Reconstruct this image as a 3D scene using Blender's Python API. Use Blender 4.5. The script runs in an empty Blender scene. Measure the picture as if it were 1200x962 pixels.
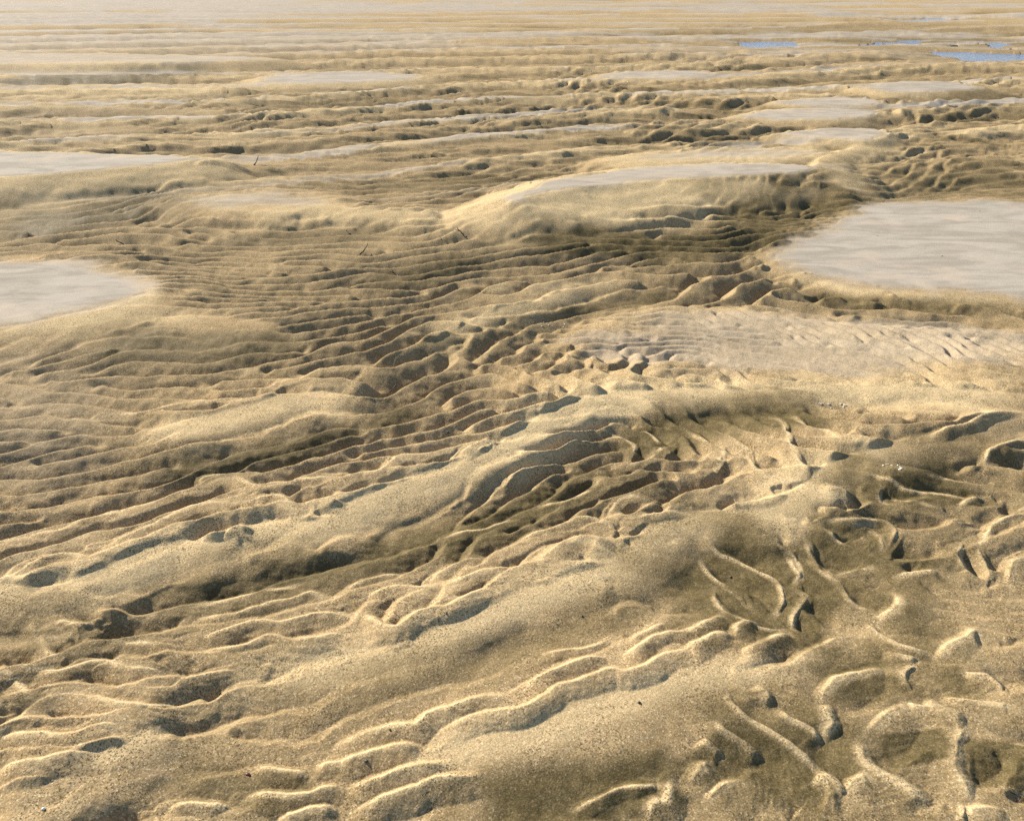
import bpy, math, time
import numpy as np
T0 = time.time()
rng = np.random.default_rng(11)
S = bpy.context.scene
COL = S.collection

# ------------------------------------------------------------------ camera model
CAM_H, F, HOR = 1.5, 986.0, -8.0
W0, H0 = 1200.0, 962.0
PITCH = math.atan((H0/2 - HOR)/F)
cp, sp = math.cos(PITCH), math.sin(PITCH)

def ray(px, py):
    xc = (np.asarray(px, float) - W0/2)/F
    yc = -(np.asarray(py, float) - H0/2)/F
    return xc, cp + yc*sp, -sp + yc*cp

def ground(px, py, z=0.0):
    """the point at height z seen at photo pixel (px, py)"""
    rx, ry, rz = ray(px, py)
    t = (CAM_H - z)/(-rz)
    return rx*t, ry*t

# ------------------------------------------------------------------ terrain grid: dense near the camera, coarse far off and to the sides
cols = np.concatenate([np.arange(-1500, -180, 14.0), np.arange(-180, 1380, 1.12), np.arange(1380, 2700, 14.0)])
rows = np.concatenate([[-7.85, -7.6, -7.3, -6.9, -6.4, -5.8, -5.1, -4.4], np.arange(-3.6, 1000, 0.95), np.arange(1000, 1220, 4.0)])
PX, PY = np.meshgrid(cols, rows)
X, Y = ground(PX, PY)
R = np.hypot(X, Y)
LR = np.log(R)
TH = np.arctan2(X, Y)
YR = Y[:, 0]
XS = X[:, -1]/(cols[-1] - W0/2)          # metres per pixel column on each row
NR, NC = X.shape

# ------------------------------------------------------------------ noise
def vnoise(u, v, seed):
    r = np.random.default_rng(seed)
    tab = r.random((256, 256)).astype(np.float32)
    iu = np.floor(u).astype(np.int64); iv = np.floor(v).astype(np.int64)
    fu = (u - iu).astype(np.float32); fv = (v - iv).astype(np.float32)
    fu = fu*fu*fu*(fu*(fu*6 - 15) + 10); fv = fv*fv*fv*(fv*(fv*6 - 15) + 10)
    a = tab[iu & 255, iv & 255]; b = tab[(iu+1) & 255, iv & 255]
    c = tab[iu & 255, (iv+1) & 255]; d = tab[(iu+1) & 255, (iv+1) & 255]
    return (a + (b-a)*fu)*(1-fv) + (c + (d-c)*fu)*fv

def fbm(u, v, seed, octv=4, gain=0.5):
    s = 0; a = 1.0; t = 0
    ca, sa = math.cos(0.6), math.sin(0.6)
    for k in range(octv):
        s = s + a*(vnoise(u, v, seed + k) - 0.5); t += a; a *= gain
        u, v = (u*ca - v*sa)*2.03 + 17.3, (u*sa + v*ca)*2.03 + 5.1
    return 2*s/t           # about -1..1

def sst(a, b, x):
    t = np.clip((x - a)/(b - a), 0, 1)
    return t*t*(3 - 2*t)

# ------------------------------------------------------------------ phasor ripples in log-polar space (locally undistorted, so wavelengths grow with distance)
DL = 0.0029
L0, L1, A0, A1 = 0.05, 5.6, -1.08, 1.08
NL, NA = int((L1-L0)/DL), int((A1-A0)/DL)
gl = L0 + DL*np.arange(NL); ga = A0 + DL*np.arange(NA)
GL, GA = np.meshgrid(gl, ga, indexing='ij')
# screen pixel of each log-polar node
gX = np.exp(GL)*np.sin(GA); gY = np.exp(GL)*np.cos(GA)
dep = gY*cp + CAM_H*sp
gPX = W0/2 + F*gX/dep
gPY = H0/2 - F*((gY*sp - CAM_H*cp)/dep)
def logpol(px, py):
    x, y = ground(px, py)
    return 0.5*np.log(x*x + y*y), np.arctan2(x, y)

def field(ctrl, sig):
    """ctrl: (px, py, screen angle of the crest lines, spacing in px down the picture, amplitude, chaos)"""
    ctrl = np.array(ctrl, float)
    n = []; lam = []
    for px, py, ang, sep, amp, ch in ctrl:
        a = math.radians(ang)
        l0, t0 = logpol(px, py); l1, t1 = logpol(px + 4*math.cos(a), py - 4*math.sin(a))
        c = np.array([l1-l0, t1-t0]); c /= np.hypot(*c)
        nn = np.array([-c[1], c[0]])             # across the crests
        if nn[0] > 0: nn = -nn                    # lee side towards the viewer
        l2, t2 = logpol(px, py + sep)
        lam.append(abs((l2-l0)*nn[0] + (t2-t0)*nn[1])); n.append(nn)
    n = np.array(n); lam = np.log(np.array(lam))
    st = 6
    px = gPX[::st, ::st]; py = gPY[::st, ::st]
    ws = 0; acc = [0]*5
    for k in range(len(ctrl)):
        sc = sig*(0.35 + 0.65*np.clip(ctrl[k, 1], 60, 900)/600)
        d2 = ((px-ctrl[k, 0])/(1.6*sc))**2 + ((py-ctrl[k, 1])/(0.8*sc))**2
        w = 1/(d2**1.6 + 0.004)
        ws = ws + w
        for q, val in enumerate((n[k, 0], n[k, 1], lam[k], ctrl[k, 4], ctrl[k, 5])): acc[q] = acc[q] + w*val
    out = []
    for a in acc:
        a = a/ws
        il = np.clip(np.arange(NL)/st, 0, a.shape[0]-1.001); ia = np.clip(np.arange(NA)/st, 0, a.shape[1]-1.001)
        i0 = il.astype(int); j0 = ia.astype(int); fi = (il-i0)[:, None]; fj = (ia-j0)[None]
        a = (a[i0][:, j0]*(1-fi)*(1-fj) + a[i0+1][:, j0]*fi*(1-fj) + a[i0][:, j0+1]*(1-fi)*fj + a[i0+1][:, j0+1]*fi*fj)
        out.append(a)
    return out

def stripes(nl, na, lam, sp, iters, seed):
    """lattice of wave kernels whose phases are relaxed until neighbours agree: long crests with natural forks and ends"""
    r = np.random.default_rng(seed)
    ni, nj = int((L1-L0)/sp), int((A1-A0)/sp)
    pl = L0 + sp*(np.arange(ni)[:, None] + .5 + r.uniform(-.3, .3, (ni, nj)))
    pa = A0 + sp*(np.arange(nj)[None] + .5 + r.uniform(-.3, .3, (ni, nj)))
    ii = np.clip(((pl-L0)/DL).astype(int), 0, NL-1); jj = np.clip(((pa-A0)/DL).astype(int), 0, NA-1)
    n0, n1_, lm = nl[ii, jj], na[ii, jj], lam[ii, jj]
    nn = np.hypot(n0, n1_) + 1e-9; n0 = n0/nn; n1_ = n1_/nn
    k0, k1 = 2*math.pi/lm*n0, 2*math.pi/lm*n1_
    z = np.exp(1j*r.uniform(0, 2*math.pi, (ni, nj))).astype(np.complex64)
    E = []
    for di in range(-2, 3):
        for dj in range(-2, 3):
            if di == 0 and dj == 0: continue
            rl = lambda q: np.roll(np.roll(q, -di, 0), -dj, 1)
            dl_, da_2 = pl - rl(pl), pa - rl(pa)
            ok = (np.abs(dl_) < 4*sp) & (np.abs(da_2) < 4*sp)
            ph = 0.5*((k0 + rl(k0))*dl_ + (k1 + rl(k1))*da_2)
            dn = dl_*n0 + da_2*n1_; dt = -dl_*n1_ + da_2*n0
            w = np.exp(-(dn/(0.9*lm + sp))**2 - (dt/(2.2*lm + sp))**2)*ok
            E.append((di, dj, (w*np.exp(1j*ph)).astype(np.complex64)))
    for it in range(iters):
        acc = 0
        for di, dj, e in E: acc = acc + np.roll(np.roll(z, -di, 0), -dj, 1)*e
        z = acc/(np.abs(acc) + 1e-9)
    return dict(sp=sp, ni=ni, nj=nj, pl=pl, pa=pa, k0=k0, k1=k1, phi=np.angle(z))

def evaluate(st, lr, th, sig=0.8, rad=2):
    sp = st['sp']; ni, nj = st['ni'], st['nj']
    out = np.zeros(lr.shape, np.complex64); ws = np.zeros(lr.shape, np.float32)
    i0 = np.floor((lr-L0)/sp).astype(np.int32); j0 = np.floor((th-A0)/sp).astype(np.int32)
    for di in range(-rad, rad+1):
        for dj in range(-rad, rad+1):
            i = np.clip(i0+di, 0, ni-1); j = np.clip(j0+dj, 0, nj-1)
            dl_ = (lr - st['pl'][i, j]); da_2 = (th - st['pa'][i, j])
            w = np.exp(-(dl_*dl_ + da_2*da_2)/(2*(sig*sp)**2)).astype(np.float32)
            ph = (st['phi'][i, j] + st['k0'][i, j]*dl_ + st['k1'][i, j]*da_2).astype(np.float32)
            out += w*(np.cos(ph) + 1j*np.sin(ph)); ws += w
    return out/(ws + 1e-6)

def crest(z, front=0.72):
    """rounded face on the viewer's side, short steep back"""
    u = ((np.angle(z)/(2*math.pi)) % 1.0)
    h = np.where(u < front, 1 - (u/front)**1.5, ((u-front)/(1-front))**1.15)
    m = np.abs(z)
    return h*np.clip(m*1.35, 0.0, 1.0)**0.7

def sample(a, lr, th):
    i = np.clip((lr - L0)/DL, 0, NL-1.001); j = np.clip((th - A0)/DL, 0, NA-1.001)
    i0 = i.astype(np.int32); j0 = j.astype(np.int32); fi = (i-i0); fj = (j-j0)
    return a[i0, j0]*(1-fi)*(1-fj) + a[i0+1, j0]*fi*(1-fj) + a[i0, j0+1]*(1-fi)*fj + a[i0+1, j0+1]*fi*fj

# crest angle: + is rising to the right; spacing in px; amplitude (x local spacing); chaos
CTRL = [
 # foreground, mostly traced below: weak background ripples
 (100, 940, 8, 40, .35, .2), (300, 900, 5, 38, .15, .3), (600, 930, 12, 30, .12, .3), (700, 860, 20, 40, .1, .3),
 (900, 900, -40, 46, .3, .35), (1100, 900, 15, 64, .34, .5), (1000, 790, 20, 54, .34, .45), (1150, 800, 10, 50, .36, .5),
 (60, 760, 2, 34, .55, .3), (160, 800, 4, 34, .5, .3), (60, 850, 6, 36, .6, .2), (400, 800, 10, 30, .12, .2), (250, 730, 4, 26, .35, .3),
 (480, 710, 20, 24, .5, .3), (560, 665, 22, 22, .55, .35), (330, 690, 12, 30, .25, .3), (640, 740, 14, 36, .08, .2),
 (480, 620, 20, 30, .08, .2), (600, 610, 24, 20, .5, .3), (680, 570, 22, 20, .55, .4), (760, 590, 15, 26, .5, .6),
 (900, 520, -32, 20, .65, .3), (800, 500, -35, 18, .6, .3), (980, 500, -20, 18, .6, .3), (900, 580, 25, 40, .25, .6),
 (1050, 560, -12, 24, .5, .3), (1150, 530, 4, 24, .5, .35), (1050, 640, -12, 28, .4, .4), (1150, 640, 16, 30, .45, .45),
 (900, 690, -38, 36, .45, .3), (1010, 690, -30, 40, .4, .45), (780, 690, -20, 30, .2, .4), (1150, 720, 3, 14, .2, .3),
 # left middle
 (40, 640, 14, 20, 0.41, .4), (100, 570, 14, 18, 0.48, .5), (60, 530, 12, 18, 0.41, .6), (200, 580, 14, 22, .6, .3), (250, 620, 16, 22, .5, .3),
 (330, 570, 12, 16, .75, .3), (430, 545, 16, 18, .8, .3), (520, 520, 14, 16, .8, .5), (480, 490, 6, 15, .8, .6),
 (100, 470, 0, 12, 0.54, .2), (220, 470, 4, 13, .8, .2), (300, 510, 12, 20, .12, .2), (120, 500, -4, 14, 0.48, .2), (30, 470, -6, 12, 0.48, .2),
 (320, 440, 10, 13, .8, .4), (400, 425, 14, 14, .85, .3), (470, 440, 8, 15, .8, .8), (250, 400, 6, 14, .12, .3), (130, 400, 10, 12, .25, .5),
 (40, 420, 20, 12, .5, .6), (330, 380, 8, 10, .6, .2), (400, 385, 12, 11, .9, .2), (470, 385, 14, 12, .9, .4),
 # centre: contorted
 (600, 430, 10, 15, .9, 1.0), (660, 420, 5, 16, 1.0, 1.3), (730, 430, -10, 11, .9, 1.6), (820, 430, -30, 10, .7, 1.3), (560, 460, 5, 15, .9, .8),
 (560, 410, 8, 14, .8, .6), (660, 380, 10, 11, .6, .4), (760, 380, 12, 10, .4, .5), (860, 390, -20, 7, .4, .5), (950, 400, -22, 7, .5, .3),
 (1050, 400, -22, 7, .6, .3), (1150, 420, -20, 7, .6, .3), (900, 430, -10, 10, .2, .4), (1000, 435, -15, 8, .3, .3), (1150, 380, -12, 9, .6, .4),
 (640, 360, 14, 14, .35, .5), (720, 350, 12, 14, .3, .5), (560, 375, 14, 14, .5, .6), (850, 345, 4, 13, .8, .8), (950, 350, -5, 13, .8, .9), (1080, 365, -6, 12, .7, .8),
 # upper middle
 (230, 345, -3, 7, .8, .2), (320, 345, -2, 7, .8, .2), (300, 320, -12, 8, .6, .5), (420, 335, 4, 9, .8, .3), (520, 330, 8, 9, .85, .3), (620, 320, 9, 9, .9, .3),
 (700, 320, 8, 9, .9, .3), (560, 290, 10, 8, .6, .3), (460, 300, 6, 9, .5, .3), (660, 290, 10, 9, .9, .5), (760, 290, 6, 10, 1.0, .7), (850, 275, 8, 10, 1.1, .7),
 (820, 320, 2, 12, .9, .7), (930, 245, 20, 12, 1.1, .9), (880, 235, 45, 12, .4, .4), (1010, 225, 6, 8, .9, .6), (1100, 205, 14, 9, 1.0, .8), (1160, 215, 2, 8, .8, .6),
 (60, 285, 2, 12, .8, .9), (150, 285, 4, 12, .9, .8), (110, 262, 8, 9, .8, .3), (180, 250, 16, 10, 1.0, .3), (250, 280, -15, 10, .8, .6), (340, 290, 2, 8, .5, .3),
 (380, 300, 4, 8, .6, .3), (60, 250, 2, 7, .4, .3), (420, 275, 2, 8, .4, .3), (300, 235, 2, 7, .8, .4), (440, 230, 6, 8, 1.0, .9), (540, 225, 14, 8, 1.0, .8),
 (700, 265, 0, 10, .0, .2), (400, 210, 2, 7, .7, .3), (520, 205, 6, 7, .7, .4),
 # far
 (100, 140, 2, 7, .8, .7), (300, 130, 4, 7, .9, .7), (100, 165, 6, 8, .6, .4), (300, 170, 8, 7, .8, .5), (450, 140, 6, 7, 1.0, .7), (600, 160, 8, 7, .9, .6), (700, 130, 10, 7, 1.0, .6),
 (800, 160, 6, 8, 1.0, .8), (750, 100, 4, 6, 1., .7), (900, 90, 3, 6, 1., .7), (1100, 140, 5, 7, 1., .7), (1100, 80, 3, 5, 1., .6), (300, 60, 1, 4, .5, .5), (700, 50, 1, 4, .7, .5), (1000, 40, 1, 4, .8, .5),
]
nl, na_, lam, AMP, CHA = field(CTRL, 90.0)
tang = np.exp(-((gPX-680)/130)**2 - ((gPY-420)/45)**2); lam = lam - .30*tang; AMP = AMP*(1 - .15*tang)
CHA = CHA + .75*np.exp(-((gPX-660)/110)**2 - ((gPY-425)/42)**2) + .5*np.exp(-((gPX-520)/90)**2 - ((gPY-430)/40)**2)
CHA = CHA + .22
jit = fbm(GL*14, GA*14, 91, 3)*1.6*CHA*(1 - .25*sst(1.7, 2.4, GL)) + fbm(GL*4, GA*4, 95, 2)*0.25
ang = np.arctan2(na_, nl) + jit
lamw = np.exp(lam + 0.35*fbm(GL*6, GA*6, 97, 2))*(1.08 - .48*sst(1.5, 2.3, GL))
Zr = stripes(np.cos(ang), np.sin(ang), lamw, 0.0115, 45, 5)
Zs = stripes(np.cos(ang+.4), np.sin(ang+.4), lamw*0 + .0125 + .0075*sst(1.8, 2.3, GL), 0.0075, 12, 6)
print('phasor', round(time.time()-T0, 1))

# domain warp for sampling, so nothing runs machine-straight
wl1 = fbm(LR*22, TH*22, 31, 3)*0.010 + fbm(LR*70, TH*70, 35, 2)*0.0022
wt1 = fbm(LR*22, TH*22, 41, 3)*0.010 + fbm(LR*70, TH*70, 45, 2)*0.0022
SL, ST = LR + wl1, TH + wt1
zc = evaluate(Zr, SL, ST)
RIP = crest(zc)
zs = evaluate(Zs, SL, ST)
RIP2 = crest(zs, 0.6)
AMPg = sample(AMP, LR, TH); LAMg = sample(lamw, LR, TH)
print('sampled', round(time.time()-T0, 1))

# ------------------------------------------------------------------ polylines
XW = X + R*wl1*0.45; YW = Y + R*wt1*0.45

def smooth(p, n=5):
    p = np.asarray(p, float)
    if len(p) < 3: return p
    q = np.vstack([2*p[0]-p[1], p, 2*p[-1]-p[-2]])
    out = []
    for i in range(1, len(q)-2):
        for t in np.linspace(0, 1, n, endpoint=False):
            a, b, c, d = q[i-1], q[i], q[i+1], q[i+2]
            out.append(0.5*((2*b) + (c-a)*t + (2*a-5*b+4*c-d)*t*t + (3*b-a-3*c+d)*t**3))
    out.append(p[-1])
    return np.array(out)

def region(w, rad):
    ymin, ymax = w[:, 1].min()-rad, w[:, 1].max()+rad
    r1 = np.searchsorted(-YR, -ymin); r0 = np.searchsorted(-YR, -ymax)
    r0 = max(r0-1, 0); r1 = min(r1+1, NR)
    xs = XS[r0:r1]
    if len(xs) == 0: return None
    lo = min(((w[:, 0].min()-rad)/xs).min(), 1e9)+W0/2; hi = ((w[:, 0].max()+rad)/xs).max()+W0/2
    c0 = max(np.searchsorted(cols, lo)-1, 0); c1 = min(np.searchsorted(cols, hi)+1, NC)
    if r1-r0 < 2 or c1-c0 < 2: return None
    return slice(r0, r1), slice(c0, c1)

def poldist(w, sl):
    """signed distance (positive on the right-hand side of travel) and 0..1 position along"""
    x = XW[sl]; y = YW[sl]
    best = np.full(x.shape, 1e9); sgn = np.zeros(x.shape); pos = np.zeros(x.shape)
    seg = np.diff(w, axis=0); ln = np.hypot(seg[:, 0], seg[:, 1]); tot = ln.sum(); s0 = 0
    e2 = (0.02*tot + .004)**2; ws = np.zeros(x.shape)
    for k in range(len(seg)):
        dx, dy = seg[k]; L2 = ln[k]**2 + 1e-12
        t = np.clip(((x-w[k, 0])*dx + (y-w[k, 1])*dy)/L2, 0, 1)
        ex = x-w[k, 0]-t*dx; ey = y-w[k, 1]-t*dy
        d = ex*ex + ey*ey
        cr = (ex*dy - ey*dx)/(ln[k] + 1e-12)
        m = (d < best - 1e-10) | ((d < best + 1e-10) & (np.abs(cr) > np.abs(sgn)))
        best = np.where(m, d, best)
        sgn = np.where(m, cr, sgn)
        wk = ln[k]/(d + e2)**3; ws += wk; pos += wk*(s0 + t*ln[k])/tot
        s0 += ln[k]
    return np.sqrt(best)*np.where(sgn >= 0, 1.0, -1.0), pos/ws, tot

def front_prof(d, wf, wb, pf=1.8, pb=1.3):
    return np.where(d >= 0, 1 - np.clip(d/wf, 0, 1)**pf, (1 - np.clip(-d/wb, 0, 1)**pb))

SMOOTH = np.zeros_like(X)
MAC = np.zeros_like(X)               # banks and ridges
def smax(a, b, k):
    h = np.clip(0.5 + 0.5*(b-a)/k, 0, 1)
    return a*(1-h) + b*h + k*h*(1-h)*0.5

def bank(pts, h, wf, wb, tape=0.12, pf=1.7, pb=1.1, sm=.93):
    """a ridge whose crest is seen along pts (left to right), face towards the viewer wf wide, back wb"""
    global MAC
    h = h*(.62 if pts[0][1] > 430 else .6)
    pts = smooth(pts, 4)
    w = np.stack(ground(pts[:, 0], pts[:, 1], h), 1)
    sl = region(w, max(wf, wb)*1.35)
    if sl is None: return
    d, pos, tot = poldist(w, sl)
    nz = fbm(X[sl]*3.1, Y[sl]*3.1, 71, 3)
    nz = nz + .5*fbm(X[sl]*7.5, Y[sl]*7.5, 75, 3)
    f = front_prof(d, wf*(1 + 0.30*nz), wb, pf, pb)
    ta = sst(0, tape, pos)*sst(0, tape, 1-pos)
    f = f*ta
    SMOOTH[sl] = np.maximum(SMOOTH[sl], sm*ta*sst(-.02, .01, d)*sst(.85*wf, .38*wf, d + .40*wf*nz))
    MAC[sl] = smax(MAC[sl], h*f, 0.015)

def inpoly(poly, x, y):
    ins = np.zeros(x.shape, bool); n = len(poly)
    for i in range(n):
        x0, y0 = poly[i]; x1, y1 = poly[(i+1) % n]
        c = ((y0 > y) != (y1 > y)) & (x < (x1-x0)*(y-y0)/((y1-y0) + 1e-12) + x0)
        ins ^= c
    return ins

SILT = np.zeros_like(X); PATCH = []
def plateau(name, pts, h, w, silt=1.0, edge=0.10, pw=1.6, crust=True, keep=True):
    """a flat-topped bank, its rim seen along the closed line pts, sides w wide"""
    global MAC
    h = h*.58
    pts = np.array(pts, float)
    pts = smooth(np.vstack([pts, pts[:1]]), 4)
    wv = np.stack(ground(pts[:, 0], pts[:, 1], h), 1)
    sl = region(wv, w*1.3)
    if sl is None: return
    d, pos, tot = poldist(wv, sl)
    ins = inpoly(wv[:-1], XW[sl], YW[sl])
    sd = np.where(ins, -np.abs(d), np.abs(d))
    nz = fbm(X[sl]*4/max(w, .15)*.3, Y[sl]*4/max(w, .15)*.3, 73, 4)
    f = 1 - np.clip((sd)/(w*(1+.3*nz)), 0, 1)**pw
    MAC[sl] = smax(MAC[sl], h*f, 0.01)
    e = edge*1.5
    sd = sd + edge*1.3*nz + .05*fbm(X[sl]*7, Y[sl]*11, 74, 3)
    m = sst(e, -e, sd + edge*0.6)*silt
    if keep: SILT[sl] = np.maximum(SILT[sl], m)
    SMOOTH[sl] = np.maximum(SMOOTH[sl], np.maximum(sst(edge, -edge, sd)*min(1, silt*1.2), (silt > 0)*.9*sst(1.0*w, .6*w, sd + .3*w*nz)*sst(-.3, .1, nz + .8*(YW[sl] < wv[:, 1].mean()) - .3)))
    if crust: PATCH.append((name, wv.mean(0), sl, m))

# ---- far banks: large dunes with flat silty tops, generated
dl, da_, _, DA, _ = field([(100, 200, 2, 40, 1, 0), (600, 200, 5, 40, 1, 0), (1100, 200, 8, 40, 1, 0), (600, 80, 2, 20, 1, 0), (100, 60, 1, 15, 1, 0), (1100, 60, 2, 15, 1, 0)], 120)
dang = np.arctan2(da_, dl) + fbm(GL*5, GA*5, 191, 2)*0.5
Zd = stripes(np.cos(dang), np.sin(dang), GL*0 + .15, 0.06, 15, 15)
Zd2 = stripes(np.cos(dang), np.sin(dang), GL*0 + .07, 0.03, 15, 16)
zd = evaluate(Zd, SL, ST); zd2 = evaluate(Zd2, SL, ST)
far = sst(260, 170, PY)
capR = np.minimum(R, 9 + 0.22*np.maximum(R-9, 0))
d1 = crest(zd, 0.45); d2 = crest(zd2, 0.55)
fade = sst(300, 100, R)
MAC += far*fade*capR*(0.0095*d1 + 0.006*d2)
ud = ((np.angle(zd)/(2*math.pi)) % 1.0)
top = sst(0.70, 0.86, ud)*sst(0.35, 0.8, np.abs(zd))*sst(-0.35, 0.15, fbm(LR*7, TH*5, 141, 3) + 0.45*sst(600, 0, PX) + 0.4*sst(90, 20, PY) - 0.12)
FARS = far*top*(1 - sst(940, 1030, PX)*sst(135, 160, PY))
FAN = sst(1.0, .55, np.hypot((PX-980)/370, (PY-412)/48) + .35*fbm(LR*20 + TH*6, TH*8 - LR*12, 145, 4)) + sst(1.0, .3, np.hypot((PX-40)/130, (PY-500)/110) + .4*fbm(LR*20, TH*9, 147, 4))*.3

# ---- the banks and ridges the photo shows
plateau('near_right', [(905,302),(915,290),(945,272),(985,256),(1010,241),(1060,235),(1130,234),(1210,236),(1420,240),(1440,360),(1330,362),(1205,352),(1120,347),(1040,340),(990,332),(945,322),(915,312)], .07, .22, edge=.08)
plateau('near_left', [(-220,303),(-60,302),(30,304),(105,308),(155,317),(182,331),(174,344),(135,358),(60,374),(0,385),(-120,400),(-240,402)], .10, .40, edge=.07, pw=1.3)
plateau('far_left', [(-200,172),(0,177),(90,179),(180,182),(245,187),(205,191),(150,196),(80,202),(0,209),(-200,222)], .26, .55, edge=.05, pw=1.15)
plateau('centre_ridge', [(592,232),(640,213),(700,203),(760,196),(830,192),(900,192),(962,196),(950,201),(850,208),(760,213),(690,219),(640,226),(605,236)], .30, .66, edge=.05, pw=1.05, silt=.95)
plateau('behind_ridge', [(725,186),(800,178),(880,174),(950,176),(962,182),(900,186),(830,187),(760,190)], .20, .5, silt=.75, edge=.12, crust=False)
plateau('lobe', [(905,157),(960,151),(1020,151),(1042,155),(1040,161),(1010,165),(950,162)], .26, .36, edge=.06, silt=.95, pw=1.05)
plateau('lobe_two', [(860,137),(900,129),(980,127),(1030,131),(1010,137),(940,141)], .22, .4, edge=.06, silt=.95, pw=1.1)
plateau('lobe_three', [(900,121),(950,115),(1010,115),(1036,119),(1020,124),(950,125)], .22, .4, edge=.07, silt=.95, pw=1.1)
plateau('tongue', [(1000,104),(1040,97),(1100,96),(1145,101),(1150,105),(1090,108),(1040,108)], .26, .6, edge=.09, silt=.95, pw=1.1)
plateau('small_far', [(698,88),(740,84),(800,83),(838,86),(820,90),(760,92),(715,92)], .22, .6, edge=.1, silt=.95, pw=1.1)
plateau('left_middle', [(300,92),(350,86),(420,84),(490,88),(486,93),(420,97),(340,99),(310,97)], .26, .7, edge=.1, silt=.95, pw=1.1)
plateau('upper_left', [(-300,60),(0,62),(120,63),(260,66),(330,70),(250,73),(100,75),(0,76),(-300,78)], .42, 1.1, edge=.3, silt=.7, crust=False, pw=1.1)
plateau('mid_left_bump', [(205,233),(260,227),(320,226),(390,231),(385,238),(330,242),(285,245),(240,240)], .13, .38, edge=.12, silt=.7, pw=1.5, crust=False)
plateau('fan', [(700,400),(730,378),(800,366),(900,372),(1000,385),(1100,392),(1250,398),(1400,420),(1400,452),(1180,452),(1060,446),(970,443),(880,448),(800,450),(720,445),(690,425)], .085, .25, edge=.12, silt=0, crust=False, keep=False)
# A: the long ridge across the middle
bank([(-60,688),(0,683),(67,683),(120,667),(160,648),(207,635),(253,633),(300,613),(367,609),(400,592),(450,570),(500,554),(543,537),(570,528),(613,500),(653,477),(700,463),(767,457),(830,455),(900,457),(980,449),(1067,453),(1200,461),(1330,468)], .085, .24, .75, .03)
# B
bank([(187,850),(230,835),(253,815),(287,789),(333,774),(400,760),(477,757),(495,742),(533,727),(600,697),(667,675),(713,660),(738,640),(777,605),(830,598),(900,594),(935,570),(967,545),(1033,522),(1083,508),(1133,497),(1210,484),(1330,470)], .078, .25, .55, .2)
bank([(-40,930),(0,925),(50,917),(80,902),(113,880),(143,872),(187,848),(230,836)], .060, .22, .4, .25)
# C
bank([(380,958),(440,925),(503,880),(553,862),(613,849),(660,832),(733,806),(800,787),(827,775),(883,773),(917,780),(943,765),(967,752),(1000,741),(1027,740)], .07, .31, .45, .3)
# D, E, I and others
bank([(140,505),(187,497),(250,485),(300,472),(330,461),(380,457),(420,463),(460,462)], .075, .30, .5, .2)
bank([(420,440),(480,409),(510,402),(540,387),(587,364),(613,359),(640,352),(667,340),(700,335),(747,318),(790,312)], .060, .20, .45, .2, sm=.45)
bank([(160,372),(200,371),(260,372),(320,378),(360,390)], .06, .34, .5, .25)
bank([(262,258),(277,250),(313,246),(353,241),(393,242),(440,246),(480,247),(520,252),(560,250)], .13, .36, .5, .2)
bank([(120,190),(190,188),(245,187),(300,189),(360,190),(450,189),(540,190)], .10, .4, .6, .25)
bank([(960,200),(962,186),(985,176),(1013,168),(1043,160)], .20, .55, .3, .1)
bank([(1060,112),(1120,108),(1170,104),(1260,100)], .16, .8, .8, .2)
bank([(575,122),(600,117),(640,115),(690,117)], .18, .7, .8, .25)
bank([(0,128),(100,126),(190,128),(280,131),(300,134)], .16, .8, .9, .2)
bank([(40,158),(55,151),(90,148),(150,150),(200,153)], .14, .6, .7, .2)
bank([(200,150),(225,140),(270,136),(310,138)], .13, .6, .7, .25)
bank([(-100,118),(0,116),(120,113),(200,110),(290,108)], .16, .4, .9, .1)
bank([(380,171),(480,168),(560,166),(640,168),(700,166)], .12, .6, .6, .2)
bank([(280,176),(330,170),(390,168),(420,172)], .10, .5, .5, .25)
bank([(900,385),(960,378),(1030,376),(1090,384)], .03, .10, .3, .3)
print('banks', round(time.time()-T0, 1))

# ---- pools
POOLS = [
 [(874,54),(890,51),(915,49.5),(938,50),(943,53),(925,55.5),(905,57),(885,57)],
 [(1008,53),(1022,50.5),(1048,50),(1052,48.6),(1075,48),(1095,50),(1092,52.5),(1100,54.5),(1080,56.5),(1064,54),(1030,54),(1014,56)],
 [(1098,60.5),(1110,60),(1135,62.5),(1160,63),(1185,64),(1202,66.5),(1190,69.5),(1165,71.5),(1150,69.5),(1125,66.5),(1104,64.5)],
 [(1136,54),(1150,51.5),(1168,51),(1183,54),(1172,57),(1152,58)],
 [(1067,24.5),(1085,22.8),(1105,23),(1112,25),(1098,27),(1076,27)],
]
POOLZ = []; ramp_pool = np.ones_like(X)
for p in POOLS:
    p = smooth(np.vstack([p, p[:1]]), 3)
    w = np.stack(ground(p[:, 0], p[:, 1], 0.0), 1)
    sl = region(w, 4.0)
    d, pos, tot = poldist(w, sl)
    ins = inpoly(w[:-1], XW[sl], YW[sl])
    sd = np.where(ins, -np.abs(d), np.abs(d))
    sd = sd + 1.3*fbm(X[sl]*.9, Y[sl]*.4, 131, 4)
    k = sst(4.0, 0.0, sd)
    MAC[sl] = MAC[sl]*(1-k) + k*(0.045*sst(0.2, .9, sd) + .02*sst(.6, 3, sd) - 0.09*sst(0.4, -0.4, sd))
    ramp_pool[sl] = np.minimum(ramp_pool[sl], 1 - .85*sst(3.2, .8, sd)); POOLZ.append((sl, sd))

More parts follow.
